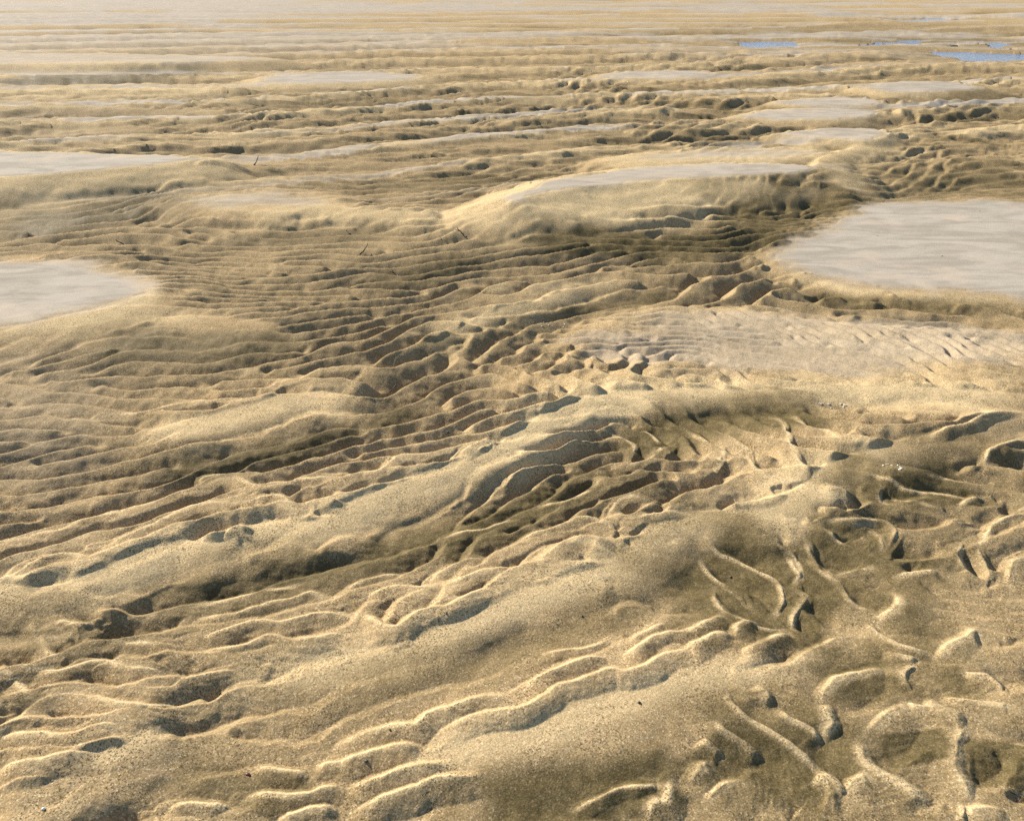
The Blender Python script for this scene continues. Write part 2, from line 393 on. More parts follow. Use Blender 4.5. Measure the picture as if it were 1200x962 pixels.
# ---- ripples traced one by one in the foreground
CREST = np.zeros_like(X); TR = np.full_like(X, -1.0); TRW = np.zeros_like(X)
def macz(px, py):
    """height of the banks under a photo pixel"""
    z = 0.0
    for _ in range(14):
        x, y = ground(px, py, z)
        rr = np.clip(np.searchsorted(-YR, -y), 0, NR-1)
        cc = np.clip(np.searchsorted(cols, x/XS[rr] + W0/2), 0, NC-1)
        z = 0.5*z + 0.5*MAC[rr, cc]
    return z

def trace(off, pts, h=.020, wf=.062, wb=.030, t=.28, pf=1.4, s=3.0):
    wb = wb*.75
    p = np.array(pts, float)/s + np.array(off)
    p = smooth(p, 5)
    zz = np.array([macz(a, b) for a, b in p])
    for _ in range(6): zz[1:-1] = .5*zz[1:-1] + .25*(zz[:-2] + zz[2:])
    w = np.stack(ground(p[:, 0], p[:, 1], zz + h*.8), 1)
    sl = region(w, max(wf, wb)*1.3)
    if sl is None: return
    d, pos, tot = poldist(w, sl)
    nz = fbm(X[sl]*16, Y[sl]*16, 81, 3)
    f = front_prof(d, wf*(1+.10*nz), wb*(1+.1*nz), pf, 1.1)
    f = f*(sst(0, t, pos)*sst(0, t, 1-pos))**.8*(1 + .12*nz)
    sl_h = h*f
    TR[sl] = np.maximum(TR[sl], sl_h)
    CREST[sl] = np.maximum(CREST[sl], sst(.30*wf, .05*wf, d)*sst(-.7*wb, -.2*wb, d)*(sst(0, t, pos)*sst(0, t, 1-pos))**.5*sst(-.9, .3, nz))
    TRW[sl] = np.maximum(TRW[sl], sst(1.25, .8, np.where(d > 0, d/wf, -d/wb)))

P1, P2, P3 = (0, 642), (400, 642), (800, 642)
Q1, Q2, Q3 = (0, 400), (400, 400), (800, 400)
big = dict(h=.021, wf=.054, wb=.028)
for p in ([(0,100),(60,80),(130,45),(200,25),(270,25),(330,45),(360,70)],
          [(650,260),(720,245),(820,235),(900,215),(960,200),(1030,185),(1090,165),(1150,180),(1200,175)],
          [(640,325),(700,315),(770,295),(840,275),(900,265),(1000,265),(1040,255),(1110,240),(1200,240),(1270,255)],
          [(660,380),(700,375),(760,355),(830,350),(890,335),(950,310),(1010,325),(1100,320),(1200,300),(1260,310)],
          [(60,415),(150,440),(230,435),(310,410),(370,405),(450,420),(530,425),(600,440)],
          [(430,495),(520,495),(600,490),(640,465),(700,445),(800,430),(880,415)],
          [(-40,630),(0,620),(60,605),(110,575),(160,540),(230,525),(310,525),(370,535),(430,550),(520,555),(600,545),(690,540)],
          [(-40,650),(0,655),(80,658),(160,660),(260,655),(340,630),(420,620),(480,605)],
          [(-40,790),(0,780),(80,760),(160,745),(230,725),(300,720),(350,710)],
          [(840,870),(920,860),(1010,870),(1090,860),(1150,840),(1230,820)],
          [(960,955),(1060,925),(1130,915),(1200,910)]): trace(P1, p, **big)
for p in ([(640,215),(720,210),(840,185),(940,165),(1010,150),(1080,130)], [(380,345),(450,345),(530,340),(600,345),(650,355)],
          [(100,250),(130,310),(190,385),(215,410)], [(0,470),(50,470),(100,530),(130,570)], [(870,780),(950,770),(1030,785),(1110,800)],
          [(580,905),(660,895),(740,905),(820,915)], [(1110,760),(1160,755),(1240,745)], [(150,330),(230,320),(300,330)], [(180,250),(260,275),(330,270)]): trace(P1, p, h=.014, wf=.045, wb=.025)
for p in ([(0,165),(80,125),(150,105),(230,90)], [(300,115),(370,75),(440,45),(520,35)], [(370,130),(440,105),(500,80),(580,70),(615,80)],
          [(60,190),(130,160),(200,140),(260,135),(330,140),(375,155)]): trace(P2, p, h=.016, wf=.05, wb=.025)
for p in ([(0,245),(60,235),(120,255),(160,280),(210,275),(260,235),(320,215),(370,210),(430,180),(480,150),(540,140),(595,155)],
          [(-60,690),(0,670),(70,650),(140,630),(200,620),(270,620),(300,580),(350,565),(400,555),(460,530),(530,515),(600,515),(640,520)],
          [(-60,760),(0,745),(80,720),(160,695),(240,690),(300,710)],
          [(290,690),(340,645),(400,615),(470,585),(550,570),(620,565),(680,540),(730,510),(750,490),(820,470),(900,445),(960,425),(1010,430),(1080,410),(1130,375),(1200,350),(1320,300)],
          [(640,490),(700,455),(760,425),(830,400),(900,385),(970,395)], [(970,375),(1030,350),(1090,315),(1150,290),(1210,285),(1280,260)],
          [(0,830),(90,820),(180,790),(250,765),(330,750),(400,745)], [(0,925),(80,905),(160,870),(240,845),(330,805),(420,795),(520,775)]): trace(P2, p, **big)
trace(P2, [(680,45),(740,10),(800,-10),(880,-15),(940,10),(960,35)], h=.019, wf=.07, wb=.05)
for p in ([(1000,330),(1050,300),(1100,275),(1150,245)], [(800,920),(870,890),(940,865),(990,845),(1060,835),(1150,825)], [(690,370),(800,360),(880,350),(960,310)]): trace(P2, p, h=.010, wf=.030, wb=.02)
trace(P2, [(1060,945),(1100,900),(1150,890),(1160,840),(1195,815)], h=.014, wf=.05, wb=.05)
thin = dict(h=.013, wf=.072, wb=.022, pf=1.0)
for p in ([(60,20),(90,70),(130,110),(190,150),(240,190),(270,210)], [(150,15),(220,50),(290,80),(340,110),(355,150),(350,190),(310,240)],
          [(380,20),(410,70),(425,105)], [(410,135),(440,160),(420,200),(390,240),(395,290)], [(450,0),(470,40),(510,85),(560,125),(575,150),(600,180),(660,215)],
          [(110,110),(120,170),(150,215),(220,240),(260,265),(330,275),(385,275)], [(640,240),(680,290),(740,325),(810,350),(890,370)],
          [(150,480),(170,535),(230,590),(320,650),(400,705),(460,750),(530,810)], [(120,590),(150,640),(220,690),(270,730),(290,760)], [(60,660),(110,700),(150,740)],
          [(335,550),(370,590),(430,620),(460,640),(495,690)], [(260,470),(300,510),(285,550)], [(700,360),(780,375),(835,395)], [(830,400),(780,445),(800,490),(820,520)],
          [(900,520),(980,540),(1080,550),(1200,570)], [(985,890),(990,930),(970,960)], [(960,440),(1060,450),(1110,480),(1120,520)], [(740,105),(800,85),(860,80),(920,90)],
          [(500,100),(600,80),(690,60)], [(760,540),(860,565),(960,580)]): trace(P3, p, **thin)
for p in ([(0,350),(60,320),(120,290),(195,290)], [(185,310),(205,265),(245,250),(290,265)], [(185,350),(260,340),(320,310),(370,290),(400,285)], [(-20,300),(60,260),(120,235),(160,215)]): trace(P3, p, h=.022, wf=.06, wb=.04)
for p in ([(230,445),(320,420),(400,390),(440,360),(500,330),(580,300),(660,290),(700,300)],
          [(645,245),(700,235),(760,200),(745,150),(725,130)],
          [(480,560),(490,520),(510,485),(560,455),(620,435),(700,420),(770,430)],
          [(650,680),(655,640),(710,590),(760,560),(830,535)],
          [(470,840),(510,800),(560,840),(600,880)], [(560,860),(620,805),(680,790)],
          [(50,920),(100,870),(150,835),(220,820),(240,790),(300,765)], [(20,830),(60,770),(120,755)],
          [(880,400),(940,340),(1000,310),(1040,290),(1090,330)], [(960,940),(1030,920),(1100,915),(1180,935)], [(1140,130),(1165,60),(1220,10)]): trace(P3, p, h=.016, wf=.095, wb=.035, pf=1.05, t=.38)
for p in ([(490,530),(510,590),(520,620),(480,655)], [(660,660),(640,710),(660,760),(720,800),(790,840),(850,880),(865,930)], [(1010,605),(970,670),(960,740),(980,810),(1010,860),(1090,905)],
          [(830,535),(900,560),(960,580),(1015,605)]): trace(P3, p, h=.016, wf=.10, wb=.045, pf=1.0)
med = dict(h=.019, wf=.055, wb=.028)
for p in ([(-40,720),(0,710),(80,690),(150,670),(220,660),(280,630),(350,610),(430,600),(500,580),(580,550),(620,530),(690,520)],
          [(330,720),(400,700),(470,670),(540,640),(610,610),(690,580),(770,570),(850,550)], [(40,800),(110,775),(190,755),(270,755),(345,785)],
          [(700,525),(760,495),(830,490),(900,505),(980,495),(1060,490),(1120,480),(1220,470)], [(700,510),(720,480),(800,470),(890,460)],
          [(870,570),(930,550),(990,550),(1045,580)], [(1050,590),(1100,560),(1160,560),(1220,570)], [(780,690),(830,650),(900,655)],
          [(330,255),(400,245),(480,245),(560,225),(640,210),(740,200),(830,190),(900,190)], [(920,170),(970,140),(1060,125),(1120,105),(1220,100)]): trace(Q1, p, **med)
for p in ([(-20,495),(60,465),(130,455),(200,400),(270,395),(350,378)], [(630,605),(700,580),(770,565),(840,540),(890,515),(905,485),(880,475),(835,490)],
          [(590,725),(650,690),(720,665),(790,640),(850,620),(900,625),(945,660)], [(410,400),(480,355),(540,335),(565,345)]): trace(Q2, p, **med)
trace(Q2, [(670,780),(740,740),(800,700),(870,685),(940,695),(1000,725)], h=.026, wf=.085, wb=.04)
for p in ([(360,690),(440,670),(500,665),(570,640),(630,630)], [(930,610),(970,565),(1030,550),(1100,560)], [(950,500),(990,480),(1040,470)], [(1000,640),(1040,620),(1120,600),(1200,585)],
          [(930,320),(990,340),(1030,370),(1030,400)], [(1060,310),(1100,340),(1125,360)], [(990,445),(1060,430),(1110,400),(1145,360)]): trace(Q2, p, h=.013, wf=.04, wb=.025)
for p in ([(0,310),(60,345),(130,365),(150,380),(140,410),(100,460)], [(110,310),(170,340),(220,375),(250,430),(305,490)], [(300,260),(350,290),(370,330),(380,370),(430,440),(420,475),(365,490)],
          [(390,255),(430,295),(500,325),(550,350),(580,330)], [(210,320),(280,335),(335,350)], [(600,450),(680,480),(730,500),(800,530),(880,540),(960,550),(1060,560)],
          [(820,470),(880,490),(960,500),(1050,510)], [(500,660),(540,700),(590,720)], [(590,705),(650,675),(690,700),(705,750)], [(440,690),(460,740),(500,800),(560,840)],
          [(300,680),(350,715),(400,745),(420,800),(400,850)], [(80,690),(130,740),(200,770),(270,800),(340,840),(355,900)], [(980,700),(970,760),(1000,820)], [(1070,690),(1030,730),(1060,780),(1070,820)],
          [(700,510),(690,550),(725,590)], [(730,555),(810,580),(900,600)], [(560,640),(620,650),(680,650)]): trace(Q3, p, h=.011, wf=.060, wb=.022, pf=1.05)
for p in ([(490,632),(560,622),(640,628),(710,640),(745,680),(710,745)], [(1050,710),(1080,650),(1140,620),(1230,595)], [(960,595),(1020,550),(1070,550)], [(1060,440),(1080,390),(1130,365),(1230,335)],
          [(850,335),(930,300),(1000,290),(1080,260),(1230,245)]): trace(Q3, p, h=.020, wf=.05, wb=.03)
print('traces', round(time.time()-T0, 1))

# hollows the photo shows as dark pits
def pit(px, py, rx, ry, dep, rot=0):
    global MAC
    dep = dep*.5
    z = macz(px, py); x, y = ground(px, py, z)
    c, s = math.cos(rot), math.sin(rot)
    sl = region(np.array([[x, y]]), max(rx, ry)*1.6)
    u = (XW[sl]-x)*c + (YW[sl]-y)*s; v = -(XW[sl]-x)*s + (YW[sl]-y)*c
    MAC[sl] -= dep*sst(1.25, .55, np.hypot(u/rx, v/ry))
pit(1137, 664, .022, .06, .045); pit(1005, 622, .12, .05, .014); pit(1168, 622, .09, .03, .018, .5); pit(986, 596, .02, .03, .025)
pit(960, 860, .06, .10, .006, .6); pit(580, 516, .03, .02, .03)

# ------------------------------------------------------------------ put the surface together
ramp = (1 - 0.97*np.clip(SMOOTH, 0, 1))*ramp_pool
# the plain banks' faces stay smoother than the troughs
LAMm = LAMg*np.minimum(R, 22)
fr = (0.50 - 0.08*sst(2.4, 3.6, R) - 0.29*sst(4.5, 8.5, R))*(1 + .3*sst(470, 560, PY))*AMPg*LAMm*ramp*(1 - 0.85*sst(0.3, 0.85, FARS))
fr *= sst(60, 22, R)*(1 - .25*sst(480, 560, PY)*sst(820, 920, PX))*(1 + .45*sst(420, 300, PX)*sst(560, 640, PY))*(1 + .35*sst(480, 520, PY)*sst(700, 600, PY)*sst(560, 640, PX))
fr *= 1 - 0.2*sst(480, 640, PY)            # the near ripples are the traced ones
Zrip = fr*(RIP - .45)
trh = np.clip(TR, 0, None)
Zrip = Zrip*(1-TRW) + np.maximum(Zrip*0.5 + .25*fr, trh)*TRW
n1 = fbm(X*9, Y*9, 51, 4); n2 = fbm(X*46, Y*46, 56, 3); n0 = fbm(X*1.6, Y*1.6, 61, 3)
near = sst(14, 5, R)
Z = MAC + Zrip + far*sst(55, 18, R)*ramp*.0030*np.minimum(R, 14)*(RIP2 - .45) + near*ramp*(0.0025*n1 + 0.0010*n2 + 0.05*np.minimum(fr, .014)*(RIP2-.4)) + 0.02*n0*sst(40, 10, R)*(0.3+0.7*ramp)*sst(0.2, 1.2, R-0.8)
Z += (1-ramp)*0.0012*n1
inpool = np.zeros_like(X)

STREAKR = sst(-.05, .25, fbm(LR*11, TH*2.2, 171, 4, .6) + .35*sst(700, 0, PX) - .1)
def talus(Z, its, deg):
    t = math.tan(math.radians(deg)); r = slice(np.searchsorted(-YR, -6.0), NR)
    z = Z[r]; dx = t*np.hypot(np.diff(X[r], axis=1), np.diff(Y[r], axis=1)); dy = t*np.hypot(np.diff(X[r], axis=0), np.diff(Y[r], axis=0))
    for _ in range(its):
        q = np.diff(z, axis=1); e = .24*np.sign(q)*np.clip(np.abs(q)-dx, 0, None); z[:, :-1] += e; z[:, 1:] -= e
        q = np.diff(z, axis=0); e = .24*np.sign(q)*np.clip(np.abs(q)-dy, 0, None); z[:-1] += e; z[1:] -= e
talus(Z, 50, 33)
for sl, sd in POOLZ:
    ring = (sd > .2) & (sd < 1.6)
    Z[sl] = np.where(ring, np.maximum(Z[sl], .03*sst(.2, .45, sd)), Z[sl])
# ---- moisture and dryness of the sand (the old water line on the banks, broken by noise; pale bands also lighten dim faces)
wn = fbm(X*2.2, Y*2.2, 161, 4); wn2 = fbm(X*8, Y*8, 165, 4)
capz = .58*np.clip(0.06 + 0.016*R, 0.08, 0.22)
rel = MAC/capz
BANDS = np.zeros_like(X)
def band(pts, wpx, s):
    """a damp stain, later a pale band, along pts, about wpx pixels wide each way"""
    p = smooth(pts, 4)
    w = np.array([ground(a, b, macz(a, b)) for a, b in p])
    rad = wpx*np.mean([(ground(a, b)[1] - ground(a, b+1)[1]) for a, b in p])
    sl = region(w, rad*2)
    if sl is None: return
    d, pos, tot = poldist(w, sl)
    f = sst(1.5, .35, np.abs(d)/rad*(1 + .0*pos) + .55*wn[sl] + .35*wn2[sl])*sst(-.05, .15, pos)*sst(-.05, .15, 1-pos)
    BANDS[sl] = np.maximum(BANDS[sl], s*f)
band([(600,292),(700,287),(800,292),(880,278),(930,250),(985,235)], 15, .9)
band([(900,225),(960,235),(1000,222)], 14, .8); band([(560,300),(500,320),(420,338)], 12, .5)
band([(1040,215),(1100,205),(1200,205)], 16, .6); band([(1060,125),(1120,122),(1200,118)], 9, .6)
band([(160,722),(300,690),(420,668),(540,632),(640,592),(720,548)], 26, .8)
band([(720,540),(800,505),(880,495),(980,485)], 22, .8); band([(780,560),(700,580),(620,610)], 22, .6)
band([(380,800),(480,790),(600,765),(700,725),(780,690)], 26, .5)
band([(820,650),(900,700),(980,730)], 60, .9); band([(840,880),(940,870),(1000,930)], 60, .8); band([(780,720),(860,745)], 26, .6); band([(1020,700),(1090,690)], 20, .5); band([(940,620),(1010,650),(1060,640)], 34, .7)
band([(970,540),(1060,565),(1140,570)], 26, .75); band([(1040,510),(1130,520),(1200,540)], 14, .5)
band([(560,950),(680,925),(800,905)], 34, .9); band([(820,860),(900,900),(960,880)], 46, .75)
band([(950,800),(1020,800),(1060,790)], 34, .7); band([(1060,860),(1090,900)], 40, .9); band([(1165,870),(1190,930)], 38, .9)
band([(1100,810),(1140,800)], 18, .6); band([(870,830),(940,840)], 26, .6)
band([(180,555),(280,545),(360,525),(440,500),(500,480)], 16, .8); band([(60,830),(20,835)], 14, .5)
band([(280,640),(360,640),(240,655)], 10, .3); band([(0,720),(80,740),(160,770)], 30, .35)
band([(200,900),(300,930),(380,930)], 26, .5)
band([(110,405),(200,410),(300,405),(350,395)], 16, .55); band([(640,372),(720,362),(790,345)], 7, .5)
band([(480,415),(560,395),(620,385)], 8, .25)
band([(0,262),(80,258),(150,245),(210,225)], 15, .6); band([(250,285),(380,278),(460,270)], 8, .4)
band([(0,93),(100,92),(180,88),(260,84)], 6, .9); band([(930,345),(1000,352),(1100,360),(1200,362)], 8, .6)
band([(0,150),(100,135),(250,130)], 10, .3); band([(380,130),(500,120),(700,140)], 12, .35); band([(680,165),(760,160),(900,175)], 10, .5)
band([(860,45),(940,35),(1060,38),(1200,45)], 7, .4)
DAMP = np.clip(1.0*BANDS + .26*sst(0.62, 0.18, rel + 0.22*wn + 0.12*wn2), 0, 1)
FW = sst(300, 200, PY)*sst(.05, .28, (fbm(LR*30, TH*5, 181, 4)*sst(30, 90, PY) + fbm(LR*20, TH*7, 187, 4, .6)*sst(90, 30, PY)) - .2*STREAKR)*.75
DAMP = np.maximum(DAMP, np.maximum(FW, .30*far*(1 + .8*wn2))*(1 - .8*sst(.55, .95, rel)))
DRY_LIT = .8*sst(0.6, 1.0, rel + 0.20*wn + 0.15*wn2)*(1 - .75*sst(130, 60, PY))*(1 - .55*sst(430, 560, PY))
BANDS, DAMP = np.zeros_like(X), DAMP  # pale sand bands, also painting light onto ridge faces turned from the sun
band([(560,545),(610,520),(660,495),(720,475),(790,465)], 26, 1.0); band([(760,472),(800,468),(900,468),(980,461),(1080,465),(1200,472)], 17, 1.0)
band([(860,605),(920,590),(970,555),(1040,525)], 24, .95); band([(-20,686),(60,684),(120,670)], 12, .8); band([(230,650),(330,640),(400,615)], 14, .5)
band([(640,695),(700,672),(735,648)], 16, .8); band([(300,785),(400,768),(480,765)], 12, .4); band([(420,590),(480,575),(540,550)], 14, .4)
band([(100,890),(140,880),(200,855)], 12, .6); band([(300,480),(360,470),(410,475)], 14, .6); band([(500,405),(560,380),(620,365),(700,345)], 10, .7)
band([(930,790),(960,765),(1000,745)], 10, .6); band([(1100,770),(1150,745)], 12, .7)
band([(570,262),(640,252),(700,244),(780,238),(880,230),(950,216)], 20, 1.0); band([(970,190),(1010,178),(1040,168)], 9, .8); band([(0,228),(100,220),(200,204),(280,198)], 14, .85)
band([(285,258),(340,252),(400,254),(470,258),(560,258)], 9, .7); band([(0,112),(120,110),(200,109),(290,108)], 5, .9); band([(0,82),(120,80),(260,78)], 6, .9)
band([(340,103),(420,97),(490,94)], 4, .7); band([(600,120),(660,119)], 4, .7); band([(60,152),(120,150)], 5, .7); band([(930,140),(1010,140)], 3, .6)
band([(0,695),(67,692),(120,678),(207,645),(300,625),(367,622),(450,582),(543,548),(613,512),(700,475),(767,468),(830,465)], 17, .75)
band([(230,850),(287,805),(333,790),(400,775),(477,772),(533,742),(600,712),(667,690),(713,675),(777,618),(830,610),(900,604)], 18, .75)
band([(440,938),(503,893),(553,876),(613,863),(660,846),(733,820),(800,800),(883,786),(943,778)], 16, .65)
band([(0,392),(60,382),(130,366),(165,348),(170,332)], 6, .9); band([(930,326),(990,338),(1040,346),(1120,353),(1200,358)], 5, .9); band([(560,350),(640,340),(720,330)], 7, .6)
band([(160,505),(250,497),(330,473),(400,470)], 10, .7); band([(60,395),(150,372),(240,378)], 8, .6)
DRY_LIT = np.maximum(DRY_LIT, BANDS)*(1-.8*DAMP)
STREAK = sst(90, 30, PY)*sst(-.12, .06, fbm(LR*11, TH*2.2, 171, 4, .6) + .35*sst(700, 0, PX) - .1 + .10*sst(30, 6, PY))
SILTA = np.clip(np.maximum(np.maximum(np.maximum(SILT, FAN*.5), FARS*0.9), STREAK*.9), 0, 1)
print('surface', round(time.time()-T0, 1), NR, NC, float(Z.min()), float(Z.max()))

# ------------------------------------------------------------------ meshes
def grid_mesh(name, r0, r1, c0, c1, zz, attrs, keep=None):
    nr, nc = r1-r0, c1-c0
    co = np.stack([X[r0:r1, c0:c1], Y[r0:r1, c0:c1], zz], -1).reshape(-1, 3).astype(np.float32)
    idx = np.arange(nr*nc, dtype=np.int32).reshape(nr, nc)
    q = np.stack([idx[1:, :-1], idx[1:, 1:], idx[:-1, 1:], idx[:-1, :-1]], -1).reshape(-1, 4)
    at = {k: v.reshape(-1).astype(np.float32) for k, v in attrs.items()}
    if keep is not None:
        kf = (keep[1:, :-1] | keep[1:, 1:] | keep[:-1, 1:] | keep[:-1, :-1]).reshape(-1)
        q = q[kf]
        used = np.unique(q); mp = np.full(nr*nc, -1, np.int32); mp[used] = np.arange(len(used))
        q = mp[q]; co = co[used]; at = {k: v[used] for k, v in at.items()}
    me = bpy.data.meshes.new(name)
    me.vertices.add(len(co)); me.vertices.foreach_set('co', co.ravel())
    me.loops.add(q.size); me.loops.foreach_set('vertex_index', q.ravel().astype(np.int32))
    me.polygons.add(len(q)); me.polygons.foreach_set('loop_start', np.arange(0, q.size, 4, dtype=np.int32))
    me.polygons.foreach_set('use_smooth', np.ones(len(q), bool))
    for k, v in at.items():
        a = me.attributes.new(k, 'FLOAT', 'POINT'); a.data.foreach_set('value', v)
    me.update(calc_edges=True)
    return me

def link(name, me, mat, parent=None, label=None, cat=None, group=None, kind=None):
    o = bpy.data.objects.new(name, me); COL.objects.link(o)
    if mat and me and not me.materials: me.materials.append(mat)
    if parent: o.parent = parent
    if label: o['label'] = label
    if cat: o['category'] = cat
    if group: o['group'] = group
    if kind: o['kind'] = kind
    return o

# ------------------------------------------------------------------ materials
def newmat(name):
    m = bpy.data.materials.new(name); m.use_nodes = True
    nt = m.node_tree; nt.nodes.clear()
    out = nt.nodes.new('ShaderNodeOutputMaterial'); b = nt.nodes.new('ShaderNodeBsdfPrincipled')
    nt.links.new(b.outputs[0], out.inputs[0])
    return m, nt, b

def sand_material():
    m, nt, b = newmat('river_sand'); N = nt.nodes.new; Lk = nt.links.new
    def attr(n):
        a = N('ShaderNodeAttribute'); a.attribute_name = n; return a.outputs['Fac']
    def math_(op, a, c=None, clamp=False):
        n = N('ShaderNodeMath'); n.operation = op; n.use_clamp = clamp
        for i, v in enumerate((a, c)):
            if v is None: continue
            if isinstance(v, (int, float)): n.inputs[i].default_value = v
            else: Lk(v, n.inputs[i])
        return n.outputs[0]
    def mix(f, a, c, blend='MIX'):
        n = N('ShaderNodeMix'); n.data_type = 'RGBA'; n.blend_type = blend
        if isinstance(f, (int, float)): n.inputs[0].default_value = f
        else: Lk(f, n.inputs[0])
        for i, v in ((6, a), (7, c)):
            if isinstance(v, tuple): n.inputs[i].default_value = (*v, 1)
            else: Lk(v, n.inputs[i])
        return n.outputs[2]
    geo = N('ShaderNodeNewGeometry')
    pos = geo.outputs['Position']
    def noise(scale, det=3, rough=.5):
        n = N('ShaderNodeTexNoise'); n.inputs['Scale'].default_value = scale; n.inputs['Detail'].default_value = det; n.inputs['Roughness'].default_value = rough
        Lk(pos, n.inputs['Vector']); return n.outputs['Fac']
    def ramp(f, a, c):
        n = N('ShaderNodeMapRange'); n.interpolation_type = 'SMOOTHSTEP'; n.clamp = True
        n.inputs['From Min'].default_value = a; n.inputs['From Max'].default_value = c; Lk(f, n.inputs['Value']); return n.outputs[0]
    damp, dry_lit, silt = attr('damp'), attr('dry_lit'), attr('silt')
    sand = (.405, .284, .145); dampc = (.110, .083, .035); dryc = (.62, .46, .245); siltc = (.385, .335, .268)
    mott = noise(23, 4, .6)
    col = mix(math_('MULTIPLY', ramp(mott, .45, .64), .45), sand, (.29, .20, .092))
    col = mix(math_('MULTIPLY', ramp(noise(7, 4, .6), .5, .7), .35), col, (.52, .385, .21))
    col = mix(dry_lit, col, dryc)
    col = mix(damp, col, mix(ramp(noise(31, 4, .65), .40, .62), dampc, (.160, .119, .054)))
    # silt film, streaky
    mp = N('ShaderNodeMapping'); mp.inputs['Scale'].default_value = (1.0, 2.8, 1); mp.inputs['Rotation'].default_value = (0, 0, .12)
    Lk(pos, mp.inputs['Vector'])
    sn = N('ShaderNodeTexNoise'); sn.inputs['Distortion'].default_value = 1.2; sn.inputs['Scale'].default_value = 1.7; sn.inputs['Detail'].default_value = 5; sn.inputs['Roughness'].default_value = .62; Lk(mp.outputs[0], sn.inputs['Vector'])
    sc = mix(ramp(sn.outputs['Fac'], .40, .62), siltc, (.300, .258, .205))
    sc = mix(ramp(noise(1.6, 3, .6), .52, .68), sc, (.43, .355, .27))
    col = mix(silt, col, sc)
    # grains: mostly quartz, some dark, some bright; the silt is finer
    vo = N('ShaderNodeTexVoronoi'); vo.inputs['Scale'].default_value = 340; Lk(pos, vo.inputs['Vector'])
    hs = N('ShaderNodeSeparateColor'); Lk(vo.outputs['Color'], hs.inputs[0])
    g = hs.outputs[0]; g2 = hs.outputs[1]
    coarse = math_('SUBTRACT', 1.0, math_('MULTIPLY', silt, .8))
    dark = math_('MULTIPLY', ramp(g, .68, .92), coarse)
    patch = ramp(noise(11, 3, .6), .38, .62)
    dark = math_('MULTIPLY', dark, math_('ADD', math_('MULTIPLY', patch, .55), .24))
    lite = math_('MULTIPLY', math_('MULTIPLY', ramp(g2, .78, .96), coarse), math_('SUBTRACT', .45, math_('MULTIPLY', damp, .36)))
    col = mix(lite, col, (.80, .64, .40))
    tone = N('ShaderNodeMapRange'); tone.inputs['To Min'].default_value = .70; tone.inputs['To Max'].default_value = 1.12; Lk(hs.outputs[2], tone.inputs['Value'])
    tc3 = N('ShaderNodeCombineColor'); [Lk(tone.outputs[0], tc3.inputs[i]) for i in range(3)]
    col = mix(coarse, col, mix(1.0, col, tc3.outputs[0], 'MULTIPLY'))
    col = mix(dark, col, (.08, .055, .025))
    fg = noise(900, 2, .6)
    col = mix(math_('MULTIPLY', coarse, .45), col, mix(ramp(fg, .3, .7), (.35, .32, .28), (1.0, 1.0, 1.0)), 'MULTIPLY') if False else col
    Lk(col, b.inputs['Base Color'])
    rg = N('ShaderNodeMapRange'); rg.inputs['To Min'].default_value = .95; rg.inputs['To Max'].default_value = .62; Lk(damp, rg.inputs['Value']); Lk(rg.outputs[0], b.inputs['Roughness'])
    b.inputs['Specular IOR Level'].default_value = .03
    b1 = N('ShaderNodeBump'); b1.inputs['Distance'].default_value = .0022; Lk(g2, b1.inputs['Height']); Lk(math_('MULTIPLY', coarse, .42), b1.inputs['Strength'])
    b2 = N('ShaderNodeBump'); b2.inputs['Distance'].default_value = .004; b2.inputs['Strength'].default_value = .35; Lk(noise(130, 4, .65), b2.inputs['Height']); Lk(b1.outputs[0], b2.inputs['Normal'])
    Lk(b2.outputs[0], b.inputs['Normal'])
    return m
SAND = sand_material()

def plain(name, colr, rough=.7, var=.5, scale=60):
    m, nt, b = newmat(name)
    n = nt.nodes.new('ShaderNodeTexNoise'); n.inputs['Scale'].default_value = scale; n.inputs['Detail'].default_value = 4
    tc = nt.nodes.new('ShaderNodeTexCoord'); nt.links.new(tc.outputs['Object'], n.inputs['Vector'])
    r = nt.nodes.new('ShaderNodeValToRGB'); nt.links.new(n.outputs['Fac'], r.inputs[0])
    r.color_ramp.elements[0].position = .3; r.color_ramp.elements[1].position = .7
    r.color_ramp.elements[0].color = (*[c*(1-var) for c in colr], 1); r.color_ramp.elements[1].color = (*[min(1, c*(1+var*.6)) for c in colr], 1)
    nt.links.new(r.outputs[0], b.inputs['Base Color']); b.inputs['Roughness'].default_value = rough
    return m
BARK = plain('wet_bark', (.045, .03, .02)); SHELL = plain('shell', (.62, .55, .44), .6, .2); DSTONE = plain('dark_stone', (.05, .04, .032), .6)
WSTONE = plain('white_stone', (.80, .78, .72), .6, .1); REDS = plain('red_seed', (.16, .03, .02), .5)

wm, wnt, wb_ = newmat('pool_water')
wb_.inputs['Base Color'].default_value = (.022, .075, .25, 1); wb_.inputs['Roughness'].default_value = .07; wb_.inputs['IOR'].default_value = 1.33
nn = wnt.nodes.new('ShaderNodeTexNoise'); nn.inputs['Scale'].default_value = 9; bb = wnt.nodes.new('ShaderNodeBump'); bb.inputs['Distance'].default_value = .05; bb.inputs['Strength'].default_value = .45
gp = wnt.nodes.new('ShaderNodeNewGeometry'); wnt.links.new(gp.outputs['Position'], nn.inputs['Vector']); wnt.links.new(nn.outputs['Fac'], bb.inputs['Height']); wnt.links.new(bb.outputs[0], wb_.inputs['Normal'])

